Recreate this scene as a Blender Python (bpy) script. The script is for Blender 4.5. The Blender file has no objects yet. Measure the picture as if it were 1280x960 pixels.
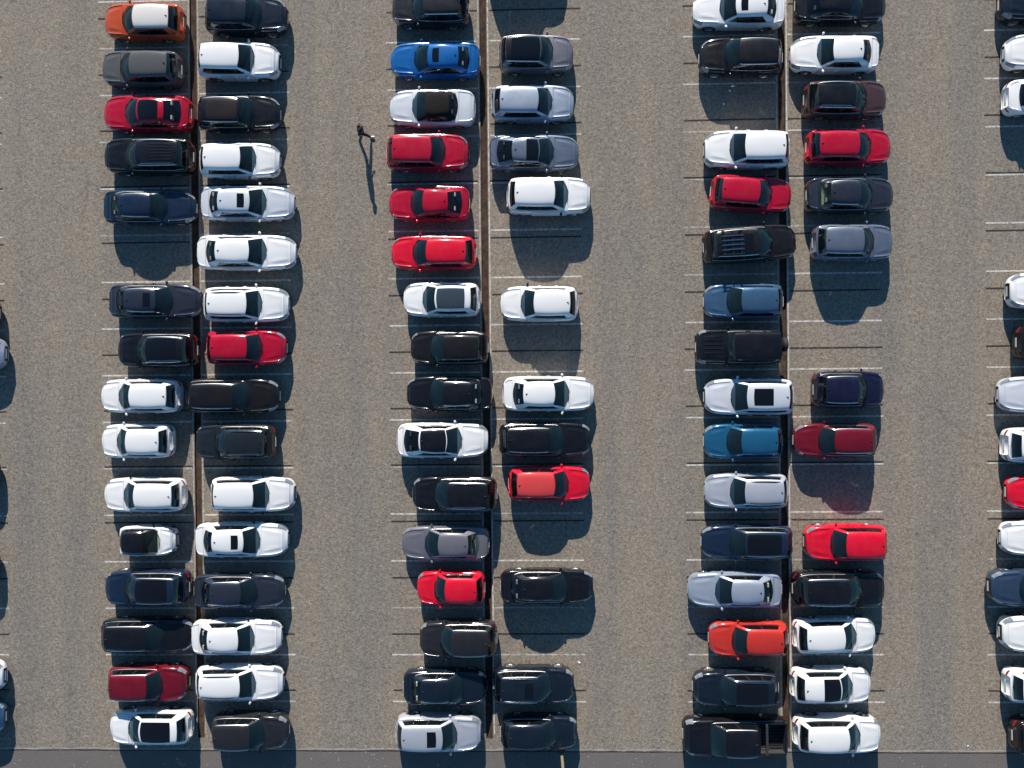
import bpy, bmesh, math, random
from mathutils import Vector, Matrix
random.seed(7)
scene = bpy.context.scene
col = scene.collection
R = math.radians

# ---------------------------------------------------------------- camera, sky, sun, exposure
cam_d = bpy.data.cameras.new('camera'); cam = bpy.data.objects.new('camera', cam_d); col.objects.link(cam)
cam.location = (0, 0, 42)
cam.rotation_euler = (-0.00598, 0.02606, -0.00937)
cam_d.sensor_width = 36.0; cam_d.lens = 954.0 / 1280 * 36.0
cam_d.clip_end = 2000
scene.camera = cam
SUN_EL = R(22.5)
SDIR = Vector((0.115, -1.0, -math.hypot(0.115, 1.0) * math.tan(SUN_EL))).normalized()   # way the light travels
w = bpy.data.worlds.new('World'); scene.world = w; w.use_nodes = True
nt = w.node_tree; bg = nt.nodes['Background']
sky = nt.nodes.new('ShaderNodeTexSky'); sky.sky_type = 'NISHITA'; sky.sun_disc = False
sky.sun_elevation = SUN_EL; sky.altitude = 2500; sky.air_density = 1.0; sky.dust_density = 0.2; sky.ozone_density = 2.5
to_sun = -SDIR
sky.sun_rotation = math.atan2(to_sun.x, to_sun.y)
tint = nt.nodes.new('ShaderNodeMix'); tint.data_type = 'RGBA'; tint.blend_type = 'MULTIPLY'; tint.inputs[0].default_value = 1
tint.inputs[7].default_value = (.60, .92, .98, 1)
nt.links.new(sky.outputs[0], tint.inputs[6]); nt.links.new(tint.outputs[2], bg.inputs[0]); bg.inputs[1].default_value = 0.092
sl = bpy.data.lights.new('sun', 'SUN'); sl.energy = 5.0; sl.angle = R(0.5); sl.color = (1.0, 0.93, 0.84)
so = bpy.data.objects.new('sun', sl); col.objects.link(so)
so.rotation_euler = SDIR.to_track_quat('-Z', 'Y').to_euler(); so.location = (-6, 50, 25)
scene.view_settings.view_transform = 'Standard'; scene.view_settings.look = 'None'
scene.view_settings.exposure = 0.56; scene.view_settings.gamma = 1.0

# ---------------------------------------------------------------- materials
def mat(name):
    m = bpy.data.materials.new(name); m.use_nodes = True
    return m, m.node_tree, m.node_tree.nodes['Principled BSDF']
def node(nt, t, **kw):
    n = nt.nodes.new(t)
    for k, v in kw.items():
        if isinstance(v, (int, float, tuple)) and k[0].isupper(): n.inputs[k].default_value = v
        else: setattr(n, k, v)
    return n
def ramp(nt, src, stops):
    r = nt.nodes.new('ShaderNodeValToRGB'); nt.links.new(src, r.inputs[0])
    e = r.color_ramp.elements
    while len(e) < len(stops): e.new(0.5)
    for el, (p, c) in zip(e, stops):
        el.position = p; el.color = c if len(c) == 4 else (*c, 1)
    return r.outputs[0]
def noise(nt, vec, scale, detail=4, rough=.6, dist=0):
    n = node(nt, 'ShaderNodeTexNoise', Scale=scale, Detail=detail, Roughness=rough, Distortion=dist)
    nt.links.new(vec, n.inputs['Vector']); return n.outputs['Fac']
def mixc(nt, fac, a, b, mode='MIX'):
    n = nt.nodes.new('ShaderNodeMix'); n.data_type = 'RGBA'; n.blend_type = mode
    for s, v in ((0, fac), (6, a), (7, b)):
        if hasattr(v, 'is_output'): nt.links.new(v, n.inputs[s])
        else: n.inputs[s].default_value = v if s == 0 else ((*v, 1) if len(v) == 3 else v)
    return n.outputs[2]
def math_n(nt, op, a, b=0.0):
    n = nt.nodes.new('ShaderNodeMath'); n.operation = op
    for i, v in enumerate((a, b)):
        if hasattr(v, 'is_output'): nt.links.new(v, n.inputs[i])
        else: n.inputs[i].default_value = v
    return n.outputs[0]
def posn(nt):
    return nt.nodes.new('ShaderNodeNewGeometry').outputs['Position']

def asphalt(name, base, speck, coarse=1.0, stall=False):
    m, nt, b = mat(name)
    P = posn(nt)
    g1 = noise(nt, P, 6.3 * coarse, 3, .8, .8)
    g2 = noise(nt, P, 14.0 * coarse, 2, .6)
    big = noise(nt, P, .22, 4, .55)
    mid = noise(nt, P, 1.1, 4, .6)
    d = tuple(c * (1 - speck) for c in base); l = tuple(c * (1 + speck) for c in base)
    c = ramp(nt, g1, [(.36, d), (.5, base), (.64, l)])
    c = mixc(nt, .40, c, ramp(nt, g2, [(.32, tuple(x * .6 for x in base)), (.66, tuple(x * 1.45 for x in base))]))
    c = mixc(nt, 1.0, c, ramp(nt, big, [(.3, (.95, .96, .98)), (.7, (1.04, 1.02, .99))]), 'MULTIPLY')
    c = mixc(nt, 1.0, c, ramp(nt, mid, [(.3, (.95, .95, .95)), (.7, (1.05, 1.05, 1.05))]), 'MULTIPLY')
    # loose light and dark stones
    v = node(nt, 'ShaderNodeTexVoronoi', Scale=6.5); nt.links.new(P, v.inputs['Vector'])
    pick = math_n(nt, 'LESS_THAN', v.outputs['Distance'], .22)
    sep = nt.nodes.new('ShaderNodeSeparateColor'); nt.links.new(v.outputs['Color'], sep.inputs[0])
    hi = math_n(nt, 'MULTIPLY', pick, math_n(nt, 'GREATER_THAN', sep.outputs[0], .93))
    lo = math_n(nt, 'MULTIPLY', pick, math_n(nt, 'LESS_THAN', sep.outputs[0], .10))
    c = mixc(nt, math_n(nt, 'MULTIPLY', hi, .55), c, (.55, .52, .47))
    c = mixc(nt, math_n(nt, 'MULTIPLY', lo, .5), c, (.08, .07, .06))
    if stall:
        # worn tyre tracks and oil drips: long faint smears
        mp = node(nt, 'ShaderNodeMapping'); mp.inputs['Scale'].default_value = (1.0, .05, 1)
        nt.links.new(P, mp.inputs['Vector'])
        sm = noise(nt, mp.outputs[0], .55, 3, .55)
        c = mixc(nt, 1.0, c, ramp(nt, sm, [(.33, (.86, .89, .93)), (.60, (1.04, 1.03, 1.0))]), 'MULTIPLY')
        oil = noise(nt, P, .9, 2, .5)
        c = mixc(nt, math_n(nt, 'MULTIPLY', ramp(nt, oil, [(.70, (0, 0, 0)), (.80, (1, 1, 1))]), .35), c, (.07, .06, .055))
        # hairline cracks
        wv = nt.nodes.new('ShaderNodeTexVoronoi'); wv.feature = 'DISTANCE_TO_EDGE'; wv.inputs['Scale'].default_value = .16
        ad = nt.nodes.new('ShaderNodeVectorMath'); ad.operation = 'ADD'
        nz = node(nt, 'ShaderNodeTexNoise', Scale=1.3, Detail=4.0); nt.links.new(P, nz.inputs['Vector'])
        nt.links.new(P, ad.inputs[0]); nt.links.new(nz.outputs['Color'], ad.inputs[1]); nt.links.new(ad.outputs[0], wv.inputs['Vector'])
        cr = math_n(nt, 'LESS_THAN', wv.outputs['Distance'], .006)
        on = ramp(nt, noise(nt, P, .13, 2, .5), [(.55, (0, 0, 0)), (.62, (1, 1, 1))])
        c = mixc(nt, math_n(nt, 'MULTIPLY', math_n(nt, 'MULTIPLY', cr, on), .35), c, (.10, .09, .08))
    nt.links.new(c, b.inputs['Base Color'])
    b.inputs['Roughness'].default_value = .92; b.inputs['Specular IOR Level'].default_value = .25
    bp = node(nt, 'ShaderNodeBump', Strength=.5, Distance=.03)
    nt.links.new(math_n(nt, 'ADD', g1, g2), bp.inputs['Height']); nt.links.new(bp.outputs[0], b.inputs['Normal'])
    return m
M = {}
M['asphalt'] = asphalt('worn_gravelly_asphalt', (.249, .215, .176), .54, 1.0, True)
M['road'] = asphalt('smooth_road_asphalt', (.162, .144, .134), .16, 2.0)
M['seam'] = asphalt('pale_seam_concrete', (.34, .31, .275), .40, 1.5)
def line_mat(name, colr, lo, hi, amt):
    m, nt, b = mat(name); P = posn(nt)
    n = noise(nt, P, 5.5, 5, .75)
    f = math_n(nt, 'MULTIPLY', ramp(nt, n, [(lo, (0, 0, 0)), (hi, (1, 1, 1))]), amt)
    g = noise(nt, P, 9.0, 4, .7)
    c = mixc(nt, f, ramp(nt, g, [(.3, (.15, .13, .11)), (.7, (.36, .32, .27))]), colr)
    nt.links.new(c, b.inputs['Base Color']); b.inputs['Roughness'].default_value = .85
    b.inputs['Specular IOR Level'].default_value = .25
    return m
M['white_line'] = line_mat('worn_white_paint', (.74, .71, .66), .36, .56, .85)
M['faint_line'] = line_mat('faint_white_paint', (.62, .59, .54), .40, .60, .8)
M['dark_line'] = line_mat('blacked_out_paint', (.030, .027, .024), .26, .46, .95)
def simple(name, c, rough=.5, metal=0, coat=0, var=0, scale=8, spec=.5):
    m, nt, b = mat(name)
    if var:
        tc = nt.nodes.new('ShaderNodeTexCoord').outputs['Object']
        n = noise(nt, tc, scale, 4, .6)
        cc = ramp(nt, n, [(.3, tuple(x * (1 - var) for x in c)), (.7, tuple(min(1, x * (1 + var)) for x in c))])
        nt.links.new(cc, b.inputs['Base Color'])
    else: b.inputs['Base Color'].default_value = (*c, 1)
    b.inputs['Roughness'].default_value = rough; b.inputs['Metallic'].default_value = metal
    b.inputs['Coat Weight'].default_value = coat; b.inputs['Coat Roughness'].default_value = .04
    b.inputs['Specular IOR Level'].default_value = spec
    return m
M['drain'] = simple('rusty_brown_dirt', (.075, .050, .038), .95, var=.45, scale=3, spec=.1)
M['drain_side'] = simple('dark_concrete_edge', (.05, .04, .035), .95, var=.3, scale=4, spec=.1)
PAINT = {}
def paint(name, c, metal=0.0, rough=.35, coat=1.0, spec=.5):
    m, nt, b = mat(name + '_car_paint')
    tc = nt.nodes.new('ShaderNodeTexCoord').outputs['Object']
    oi = nt.nodes.new('ShaderNodeObjectInfo')
    dust = noise(nt, tc, 2.2, 5, .65)
    f = math_n(nt, 'MULTIPLY', ramp(nt, dust, [(.42, (0, 0, 0)), (.75, (1, 1, 1))]), .01 + .04 * min(1, sum(c)))
    nt.links.new(mixc(nt, f, c, (.34, .31, .27)), b.inputs['Base Color'])
    nt.links.new(ramp(nt, dust, [(.35, (rough,) * 3), (.75, (min(1, rough + .2),) * 3)]), b.inputs['Roughness'])
    b.inputs['Metallic'].default_value = metal
    b.inputs['Coat Weight'].default_value = coat; b.inputs['Coat Roughness'].default_value = .15
    b.inputs['Specular IOR Level'].default_value = spec if sum(c) > 1.2 else .12
    PAINT[name] = m; return m
paint('white', (.84, .83, .81)); paint('silverwhite', (.66, .68, .72), .15, .35)
paint('silver', (.50, .52, .57), .35, .38); paint('paleblue', (.37, .42, .50), .35, .38)
paint('grey', (.17, .165, .19), .3, .4); paint('matte_grey', (.085, .088, .092), 0, .55, .25)
paint('bluegrey', (.13, .16, .215), .35, .4); paint('charcoalblue', (.028, .033, .048), .3)
paint('charcoal', (.022, .021, .024), .2); paint('slate', (.028, .034, .052), .3)
paint('slateblack', (.016, .020, .025), .2); paint('black', (.006, .006, .008))
paint('brownblack', (.010, .0075, .0075)); paint('navy', (.010, .022, .050), .2)
paint('darknavy', (.008, .014, .025), .2); paint('inkblue', (.010, .010, .035), .2)
paint('steelnavy', (.035, .060, .110), .3); paint('steelblue', (.045, .105, .19), .3)
paint('tealblue', (.012, .10, .20), .2); paint('blue', (.004, .105, .34), .1)
paint('red', (.42, .002, .024)); paint('brightred', (.66, .004, .026)); paint('orangered', (.50, .030, .020))
paint('darkred', (.14, .004, .013)); paint('coral', (.60, .055, .055), 0, .5, .5)
paint('orange', (.50, .070, .018)); paint('brown', (.070, .036, .034), .2)
paint('creamroof', (.74, .70, .64)); paint('brownroof', (.020, .013, .009), 0, .4)
PAINT['softtop'] = simple('black_soft_top_canvas', (.010, .009, .009), .85, var=.25, scale=12, spec=.2)
PAINT['greyroof'] = simple('grey_tinted_roof_glass', (.045, .055, .068), .12, coat=1)
def glass_mat(name, tint, body, frac, rough=.02):
    m, nt, b = mat(name)
    b.inputs['Base Color'].default_value = (*body, 1); b.inputs['Roughness'].default_value = rough
    b.inputs['Specular IOR Level'].default_value = .7; b.inputs['Coat Weight'].default_value = .3
    t = nt.nodes.new('ShaderNodeBsdfTransparent'); t.inputs[0].default_value = (*tint, 1)
    mx = nt.nodes.new('ShaderNodeMixShader'); mx.inputs[0].default_value = frac
    out = nt.nodes['Material Output']
    nt.links.new(b.outputs[0], mx.inputs[1]); nt.links.new(t.outputs[0], mx.inputs[2]); nt.links.new(mx.outputs[0], out.inputs[0])
    return m
M['windscreen'] = glass_mat('clear_windscreen_glass', (.48, .62, .70), (.013, .030, .038), .50)
M['tinted'] = glass_mat('tinted_window_glass', (.25, .3, .32), (.006, .009, .012), .35)
M['roof_glass'] = glass_mat('dark_roof_glass', (.1, .1, .1), (.006, .006, .007), .10)
M['pale_glass'] = glass_mat('clear_car_glass', (.75, .85, .75), (.03, .04, .04), .75)  # in rear windows it lets the shelf's painted reflection show through
M['lamp'] = simple('clear_headlamp_lens', (.26, .28, .31), .10, .25, 1)
M['tail'] = simple('red_tail_lamp_lens', (.20, .004, .006), .1, 0, 1)
M['black_plastic'] = simple('black_trim_plastic', (.010, .010, .011), .45)
M['chrome'] = simple('bright_metal_trim', (.62, .62, .64), .18, 1)
M['glint_trim'] = simple('satin_glint_trim', (.70, .69, .68), .38, 1)  # for the strips added to give dark cars their sun glints
M['rubber'] = simple('tyre_rubber', (.018, .018, .018), .8)
M['alloy'] = simple('alloy_rim', (.40, .41, .43), .3, .9)
M['interior'] = simple('dark_cabin_plastic', (.018, .020, .022), .7, var=.2)
M['seat_dark'] = simple('charcoal_seat_cloth', (.035, .036, .04), .8, var=.2)
M['seat_light'] = simple('beige_seat_leather', (.38, .34, .28), .6)
M['seat_grey'] = simple('grey_seat_cloth', (.16, .165, .17), .8)
M['seat_red'] = simple('red_seat_cloth', (.28, .01, .03), .7)
M['bed_liner'] = simple('scuffed_bed_liner', (.030, .031, .034), .75, var=.3)
M['under'] = simple('underbody', (.012, .012, .012), .9)
M['plate'] = simple('plate_white', (.7, .7, .68), .4)
M['shelf_reflection'] = simple('reflection_toned_shelf', (.42, .50, .42), .7)  # pale green stands in for a reflection in the rear window

# ---------------------------------------------------------------- helpers
def link(name, me, parent=None, mats=None):
    o = bpy.data.objects.new(name, me); col.objects.link(o)
    if parent: o.parent = parent
    return o
def mesh_from(name, vs, fs, smooth=True, weld=True, solid=0):
    bm = bmesh.new()
    bv = [bm.verts.new(v) for v in vs]
    for f in fs:
        try: bm.faces.new([bv[i] for i in f])
        except ValueError: pass
    loose = [v for v in bm.verts if not v.link_faces]
    bmesh.ops.delete(bm, geom=loose, context='VERTS')
    if weld: bmesh.ops.remove_doubles(bm, verts=bm.verts, dist=1e-4)
    me = bpy.data.meshes.new(name); bm.to_mesh(me); bm.free()
    if smooth:
        for p in me.polygons: p.use_smooth = True
    return me
def struct(name, me, m):
    o = link(name, me)
    for x in (m if isinstance(m, list) else [m]): me.materials.append(x)
    o['kind'] = 'structure'; return o
def rect(name, x0, y0, x1, y1, z, m, n=1):
    return struct(name, mesh_from(name, [(x0, y0, z), (x1, y0, z), (x1, y1, z), (x0, y1, z)], [(0, 1, 2, 3)], False), m)
def box_v(x0, x1, y0, y1, z0, z1, vs, fs, top=None):
    b = len(vs); t = top or 0
    vs += [(x0, y0, z0), (x1, y0, z0), (x1, y1, z0), (x0, y1, z0), (x0 + t, y0 + t, z1), (x1 - t, y0 + t, z1), (x1 - t, y1 - t, z1), (x0 + t, y1 - t, z1)]
    fs += [tuple(b + i for i in f) for f in ((3, 2, 1, 0), (4, 5, 6, 7), (0, 1, 5, 4), (1, 2, 6, 5), (2, 3, 7, 6), (3, 0, 4, 7))]

# ---------------------------------------------------------------- ground, road, drains, painted lines
CH = [(-34.8, -19.83), (-18.62, -19.83), (-2.52, -19.83), (13.73, -20.31), (29.95, -19.83)]
HW = .185; TOP = 60.0; SEAM = -20.33
def ground():
    xs = [-300]
    for c, _ in CH: xs += [c - HW, c + HW]
    xs += [300]
    ys = [-300, -20.31, -19.83, TOP, 300]
    vs = []; fs = []
    for y in ys:
        for x in xs: vs.append((x, y, 0))
    n = len(xs)
    for j in range(len(ys) - 1):
        for i in range(n - 1):
            if i % 2 == 1:
                c, ye = CH[(i - 1) // 2]
                if ye - .01 < ys[j] and ys[j + 1] < TOP + 1: continue
            fs.append((j * n + i, j * n + i + 1, (j + 1) * n + i + 1, (j + 1) * n + i))
    return struct('parking_ground', mesh_from('parking_ground', vs, fs, False), M['asphalt'])
ground()
for c, ye in CH:
    d = .11; x0, x1 = c - HW, c + HW
    vs = [(x0, ye, 0), (x0, TOP, 0), (x0 + .02, ye, -d), (x0 + .02, TOP, -d), (x1 - .02, ye, -d), (x1 - .02, TOP, -d), (x1, ye, 0), (x1, TOP, 0)]
    me = mesh_from('drain_channel', vs, [(0, 1, 3, 2), (2, 3, 5, 4), (4, 5, 7, 6), (0, 2, 4, 6)], False)
    o = struct('drain_channel', me, [M['drain'], M['drain_side']])
    me.polygons[0].material_index = 1; me.polygons[2].material_index = 1
def strip_y(x):   # the road edge runs very slightly off square
    return SEAM + .004 * x - 0.0
vs = [(-300, -300, .004), (300, -300, .004), (300, SEAM - .12, .004), (-300, SEAM - .12, .004)]
struct('access_road', mesh_from('access_road', vs, [(0, 1, 2, 3)], False), M['road'])
def wavy_strip(name, x0, x1, y, wd, z, m, amp, step=.6):
    vs = []; fs = []; n = int((x1 - x0) / step)
    for i in range(n + 1):
        x = x0 + (x1 - x0) * i / n
        a = random.uniform(-amp, amp); b = random.uniform(-amp, amp)
        vs += [(x, y - wd / 2 + a, z), (x, y + wd / 2 + b, z)]
        if i: k = 2 * i; fs.append((k - 2, k, k + 1, k - 1))
    return struct(name, mesh_from(name, vs, fs, False), m)
wavy_strip('road_edge_seam', -60, 60, SEAM - .10, .09, .008, M['seam'], .04)
wavy_strip('road_edge_crack', -60, 60, SEAM - .19, .05, .012, M['dark_line'], .015)
LW = .09
for (c, ye) in CH:
    for s in (-1, 1):
        xa, xb = c + s * .33, c + s * 5.33
        xa, xb = min(xa, xb), max(xa, xb)
        for k in range(-4, 16):
            y = 18.63 - 2.6 * k
            if y < -19.6: continue
            j = random.uniform(-.03, .03)
            faint = (c < -10 and s < 0 and k in (9,)) or random.random() < .3
            rect('stall_line', xa + j, y - LW / 2, xb + j, y + LW / 2, .004, M['faint_line' if faint else 'white_line'])
        for k in range(-3, 13):
            y = 20.3 - 3.12 * k
            rect('blacked_out_line', xa + random.uniform(-.04, .04), y - .040, xb + random.uniform(-.04, .04), y + .040, .008, M['dark_line'])
        x = c + s * .265
        rect('drain_edge_line', x - .03, -19.6, x + .03, 40, .004, M['faint_line'] if c < -10 or s < 0 else M['white_line'])

# ---------------------------------------------------------------- cars
def interp(tab, t):
    if t <= tab[0][0]: return tab[0][1]
    for i in range(len(tab) - 1):
        a, b = tab[i], tab[i + 1]
        if t <= b[0]:
            u = (t - a[0]) / (b[0] - a[0])
            p0 = tab[i - 1] if i else a; p3 = tab[i + 2] if i + 2 < len(tab) else b
            m1 = (b[1] - p0[1]) / max(1e-6, b[0] - p0[0]) * (b[0] - a[0]); m2 = (p3[1] - a[1]) / max(1e-6, p3[0] - a[0]) * (b[0] - a[0])
            return (2*u**3 - 3*u*u + 1) * a[1] + (u**3 - 2*u*u + u) * m1 + (-2*u**3 + 3*u*u) * b[1] + (u**3 - u*u) * m2
    return tab[-1][1]
def sstep(a, b, x):
    t = max(0, min(1, (x - a) / (b - a))); return t * t * (3 - 2 * t)
# fractions measured from the rear bumper: rb/rt rear window foot/top, rf/wb windscreen top/foot
TYPES = {
 'sedan':      dict(L=4.75, W=1.90, H=1.47, rb=.105, rt=.235, rf=.555, wb=.735, belt=.93, cowl=.98, nose=.72, deck=1.00, tail=.93, yr=(.63, .58), glass=((.05, .44), (.49, .87)), doors=((.47, .70), (.26, .47))),
 'fastback':   dict(L=4.70, W=1.92, H=1.44, rb=.075, rt=.27, rf=.55, wb=.73, belt=.93, cowl=.97, nose=.71, deck=1.02, tail=.95, yr=(.63, .56), glass=((.05, .46), (.51, .84)), doors=((.46, .70), (.25, .46))),
 'convertible':dict(L=4.70, W=1.92, H=1.40, rb=.19, rt=.30, rf=.555, wb=.735, belt=.92, cowl=.96, nose=.72, deck=1.00, tail=.90, yr=(.62, .56), glass=((.05, .55), (.60, .84)), doors=((.42, .70),)),
 'hatch':      dict(L=4.30, W=1.88, H=1.53, rb=.030, rt=.110, rf=.555, wb=.745, belt=.96, cowl=1.01, nose=.76, deck=1.02, tail=1.0, yr=(.655, .635), glass=((.05, .42), (.46, .86)), doors=((.47, .71), (.25, .47))),
 'wagon':      dict(L=4.75, W=1.90, H=1.50, rb=.030, rt=.095, rf=.545, wb=.725, belt=.95, cowl=1.00, nose=.74, deck=1.0, tail=.99, yr=(.65, .62), glass=((.05, .36), (.40, .68), (.71, .92)), doors=((.47, .70), (.26, .47))),
 'suv':        dict(L=4.55, W=1.94, H=1.67, rb=.030, rt=.100, rf=.555, wb=.735, belt=1.04, cowl=1.10, nose=.88, deck=1.09, tail=1.07, yr=(.67, .64), glass=((.05, .37), (.41, .70), (.73, .93)), doors=((.47, .71), (.26, .47))),
 'boxy':       dict(L=4.25, W=1.92, H=1.86, rb=.035, rt=.050, rf=.600, wb=.690, belt=1.12, cowl=1.16, nose=1.02, deck=1.14, tail=1.12, yr=(.72, .73), glass=((.05, .36), (.40, .70), (.73, .95)), doors=((.48, .68), (.27, .48))),
 'twoseater':  dict(L=3.00, W=1.66, H=1.52, rb=.040, rt=.140, rf=.500, wb=.780, belt=.98, cowl=1.02, nose=.80, deck=1.06, tail=1.04, yr=(.68, .64), glass=((.05, .66), (.72, .90)), doors=((.30, .74),)),
 'pickup':     dict(L=5.55, W=2.00, H=1.86, rb=.285, rt=.315, rf=.630, wb=.765, belt=1.14, cowl=1.18, nose=1.00, deck=1.13, tail=1.13, yr=(.68, .67), glass=((.05, .46), (.50, .92)), doors=((.52, .73), (.31, .52))),
}
SIDE = [(0, .950), (.13, .975), (.28, .990), (.44, 1.0), (.60, 1.0), (.75, .990), (.88, .972), (.965, .945)]
TOPR = [.895, .83, .74, .64, .585, .54, .40, .20]
SILL = .23
class Shape:
    def __init__(s, kind):
        s.k = kind; s.__dict__.update(TYPES[kind])
        if kind in ('boxy', 'pickup'):
            s.plan = [(0, .80), (.010, .88), (.03, .95), (.07, .98), (.5, 1.0), (.86, .985), (.93, .95), (.965, .89), (.985, .80), (1, .66)]
        elif kind == 'twoseater':
            s.plan = [(0, .60), (.015, .74), (.05, .88), (.12, .96), (.4, 1.0), (.75, .98), (.87, .90), (.94, .78), (.98, .62), (1, .46)]
        else:
            s.plan = [(0, .56), (.010, .70), (.030, .83), (.065, .92), (.13, .975), (.25, 1.0), (.70, .995), (.80, .975), (.87, .935), (.92, .87), (.955, .77), (.982, .63), (1, .44)]
        r = .34 if kind not in ('suv', 'boxy', 'pickup') else .38
        s.wr = r; s.fw = 1 - .88 / s.L if kind != 'twoseater' else 1 - .55 / s.L; s.rw = .93 / s.L if kind not in ('twoseater', 'pickup') else (.48 / s.L if kind == 'twoseater' else 1.15 / s.L)
    def X(s, f): return (f - .5) * s.L
    def hw(s, f): return s.W / 2 * interp(s.plan, f)
    def sh(s, f):       # shoulder height
        if f >= s.wb - .03:
            u = max(0, min(1, (f - s.wb + .03) / (1 - s.wb + .03)))
            e = 2.3 if s.k not in ('boxy', 'pickup') else 4
            z = s.cowl - .03 + (s.nose - s.cowl + .03) * u ** e
            return z - (.10 * sstep(.93, 1.0, f))
        if f <= s.rb:
            return s.deck - .02 + (s.tail - s.deck) * (1 - f / s.rb) - .07 * (1 - sstep(0, .05, f))
        u = (f - s.rb) / (s.wb - .03 - s.rb)
        zz = (s.deck - .02) * (1 - u) + (s.cowl - .03) * u
        return min(zz, s.belt + .0 + abs(u - .5) * .10) if s.k != 'pickup' else zz
    def top(s, f, t):   # t = |y|/half width
        cr = .055 if f > s.wb - .05 else .03
        u = min(1, t / .895)
        z = s.sh(f) + cr * (1 - u * u)
        if f > s.wb - .02:      # hood creases and raised wings
            k = sstep(s.wb, s.wb + .08, f) * (1 - sstep(.90, .98, f))
            z += .020 * k * math.exp(-((t - .60 + .12 * (f - s.wb) / (1 - s.wb)) / .05) ** 2) + .012 * k * sstep(.74, .85, t) * (1 - sstep(.86, .9, t))
        return z
    def roofz(s, f, t):
        fm = (s.rt + s.rf) / 2; hl = (s.rf - s.rt) / 2
        u = (f - fm) / hl
        dr = .045 if s.k in ('boxy', 'pickup') else .075
        if s.k in ('fastback', 'sedan', 'convertible'): dr = .085
        return s.H - dr * u * u * (1 if u > 0 else .9) - .04 * t * t - .048 * max(0, t) ** 9
    def yr_(s, f):
        u = (f - s.rt) / (s.rf - s.rt)
        return s.W / 2 * (s.yr[1] + (s.yr[0] - s.yr[1]) * u + .034 * math.sin(math.pi * max(0, min(1, u))))
    def roofp(s, f, t):
        # t in -1..1 across; the front and rear roof edges bow outward
        u = (f - s.rt) / (s.rf - s.rt)
        bow = (.09 * sstep(.5, 1, u) - .05 * (1 - sstep(0, .5, u))) * (1 - t * t)
        return (s.X(f) - .055 * sstep(.5, 1, u) + .05 * (1 - sstep(0, .5, u)) + bow, s.yr_(f) * t, s.roofz(f, abs(t)))
    def wsb(s, t):      # windscreen foot
        f = s.wb - (.29 / s.L) * t * t * (1 if s.k not in ('boxy', 'pickup') else .3)
        y = t * s.W / 2 * .815
        return (s.X(f), y, s.top(f, abs(y) / s.hw(f)) - .012)
    def rwb(s, t):
        f = s.rb + (.13 / s.L) * t * t * (1 if s.k not in ('boxy', 'pickup', 'wagon', 'suv', 'hatch') else .5)
        wy = {'sedan': .70, 'fastback': .70, 'convertible': .66}.get(s.k, .76)
        y = t * s.W / 2 * wy
        return (s.X(f), y, s.top(f, abs(y) / s.hw(f)) - .012)
def lerp3(a, b, u): return tuple(x + (y - x) * u for x, y in zip(a, b))

def stations(s):
    fs = [0, .006, .018, .035, .055, .08, .105, .13]
    def arch(c):
        r = (s.wr + .045) / s.L
        return [c - r * 1.02, c - r * .98, c - r * .85, c - r * .6, c - r * .3, c, c + r * .3, c + r * .6, c + r * .85, c + r * .98, c + r * 1.02]
    fs += arch(s.rw) + arch(s.fw)
    for d in s.doors: fs += list(d)
    fs += [s.wb, s.rb, s.wb - .06, s.wb + .05]
    fs += [.28, .33, .38, .43, .50, .55, .60, .65, .70, .76, .80, .84, .88, .905, .93, .955, .972, .987, .995, 1.0]
    fs = sorted(fs); out = []
    for f in fs:
        if f < 0 or f > 1: continue
        if not out or f - out[-1] > .0035: out.append(f)
    if out[-1] != 1.0: out[-1] = 1.0
    return out
def panel(me_name, vs, fs, groove=.014, drop=.016):
    """a body panel with a sunken gap round its edge"""
    bm = bmesh.new(); bv = [bm.verts.new(v) for v in vs]
    for f in fs:
        try: bm.faces.new([bv[i] for i in f])
        except ValueError: pass
    bmesh.ops.delete(bm, geom=[v for v in bm.verts if not v.link_faces], context='VERTS')
    bmesh.ops.remove_doubles(bm, verts=bm.verts, dist=1e-4)
    bm.normal_update()
    if groove:
        old = [v for v in bm.verts if v.is_boundary]
        nrm = {v: v.normal.copy() for v in old}
        bmesh.ops.inset_region(bm, faces=bm.faces[:], thickness=groove, use_boundary=True, use_even_offset=True)
        for v in bm.verts:
            if v.is_boundary and v in nrm: v.co -= nrm[v] * drop
    me = bpy.data.meshes.new(me_name); bm.to_mesh(me); bm.free()
    for p in me.polygons: p.use_smooth = True
    return me
def lathe_y(profile, n=20):     # profile of (radius, y)
    vs = []; fs = []
    for i in range(n):
        a = 2 * math.pi * i / n
        for r, y in profile: vs.append((r * math.cos(a), y, r * math.sin(a)))
    m = len(profile)
    for i in range(n):
        j = (i + 1) % n
        for k in range(m - 1): fs.append((i * m + k, j * m + k, j * m + k + 1, i * m + k + 1))
    return vs, fs

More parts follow.
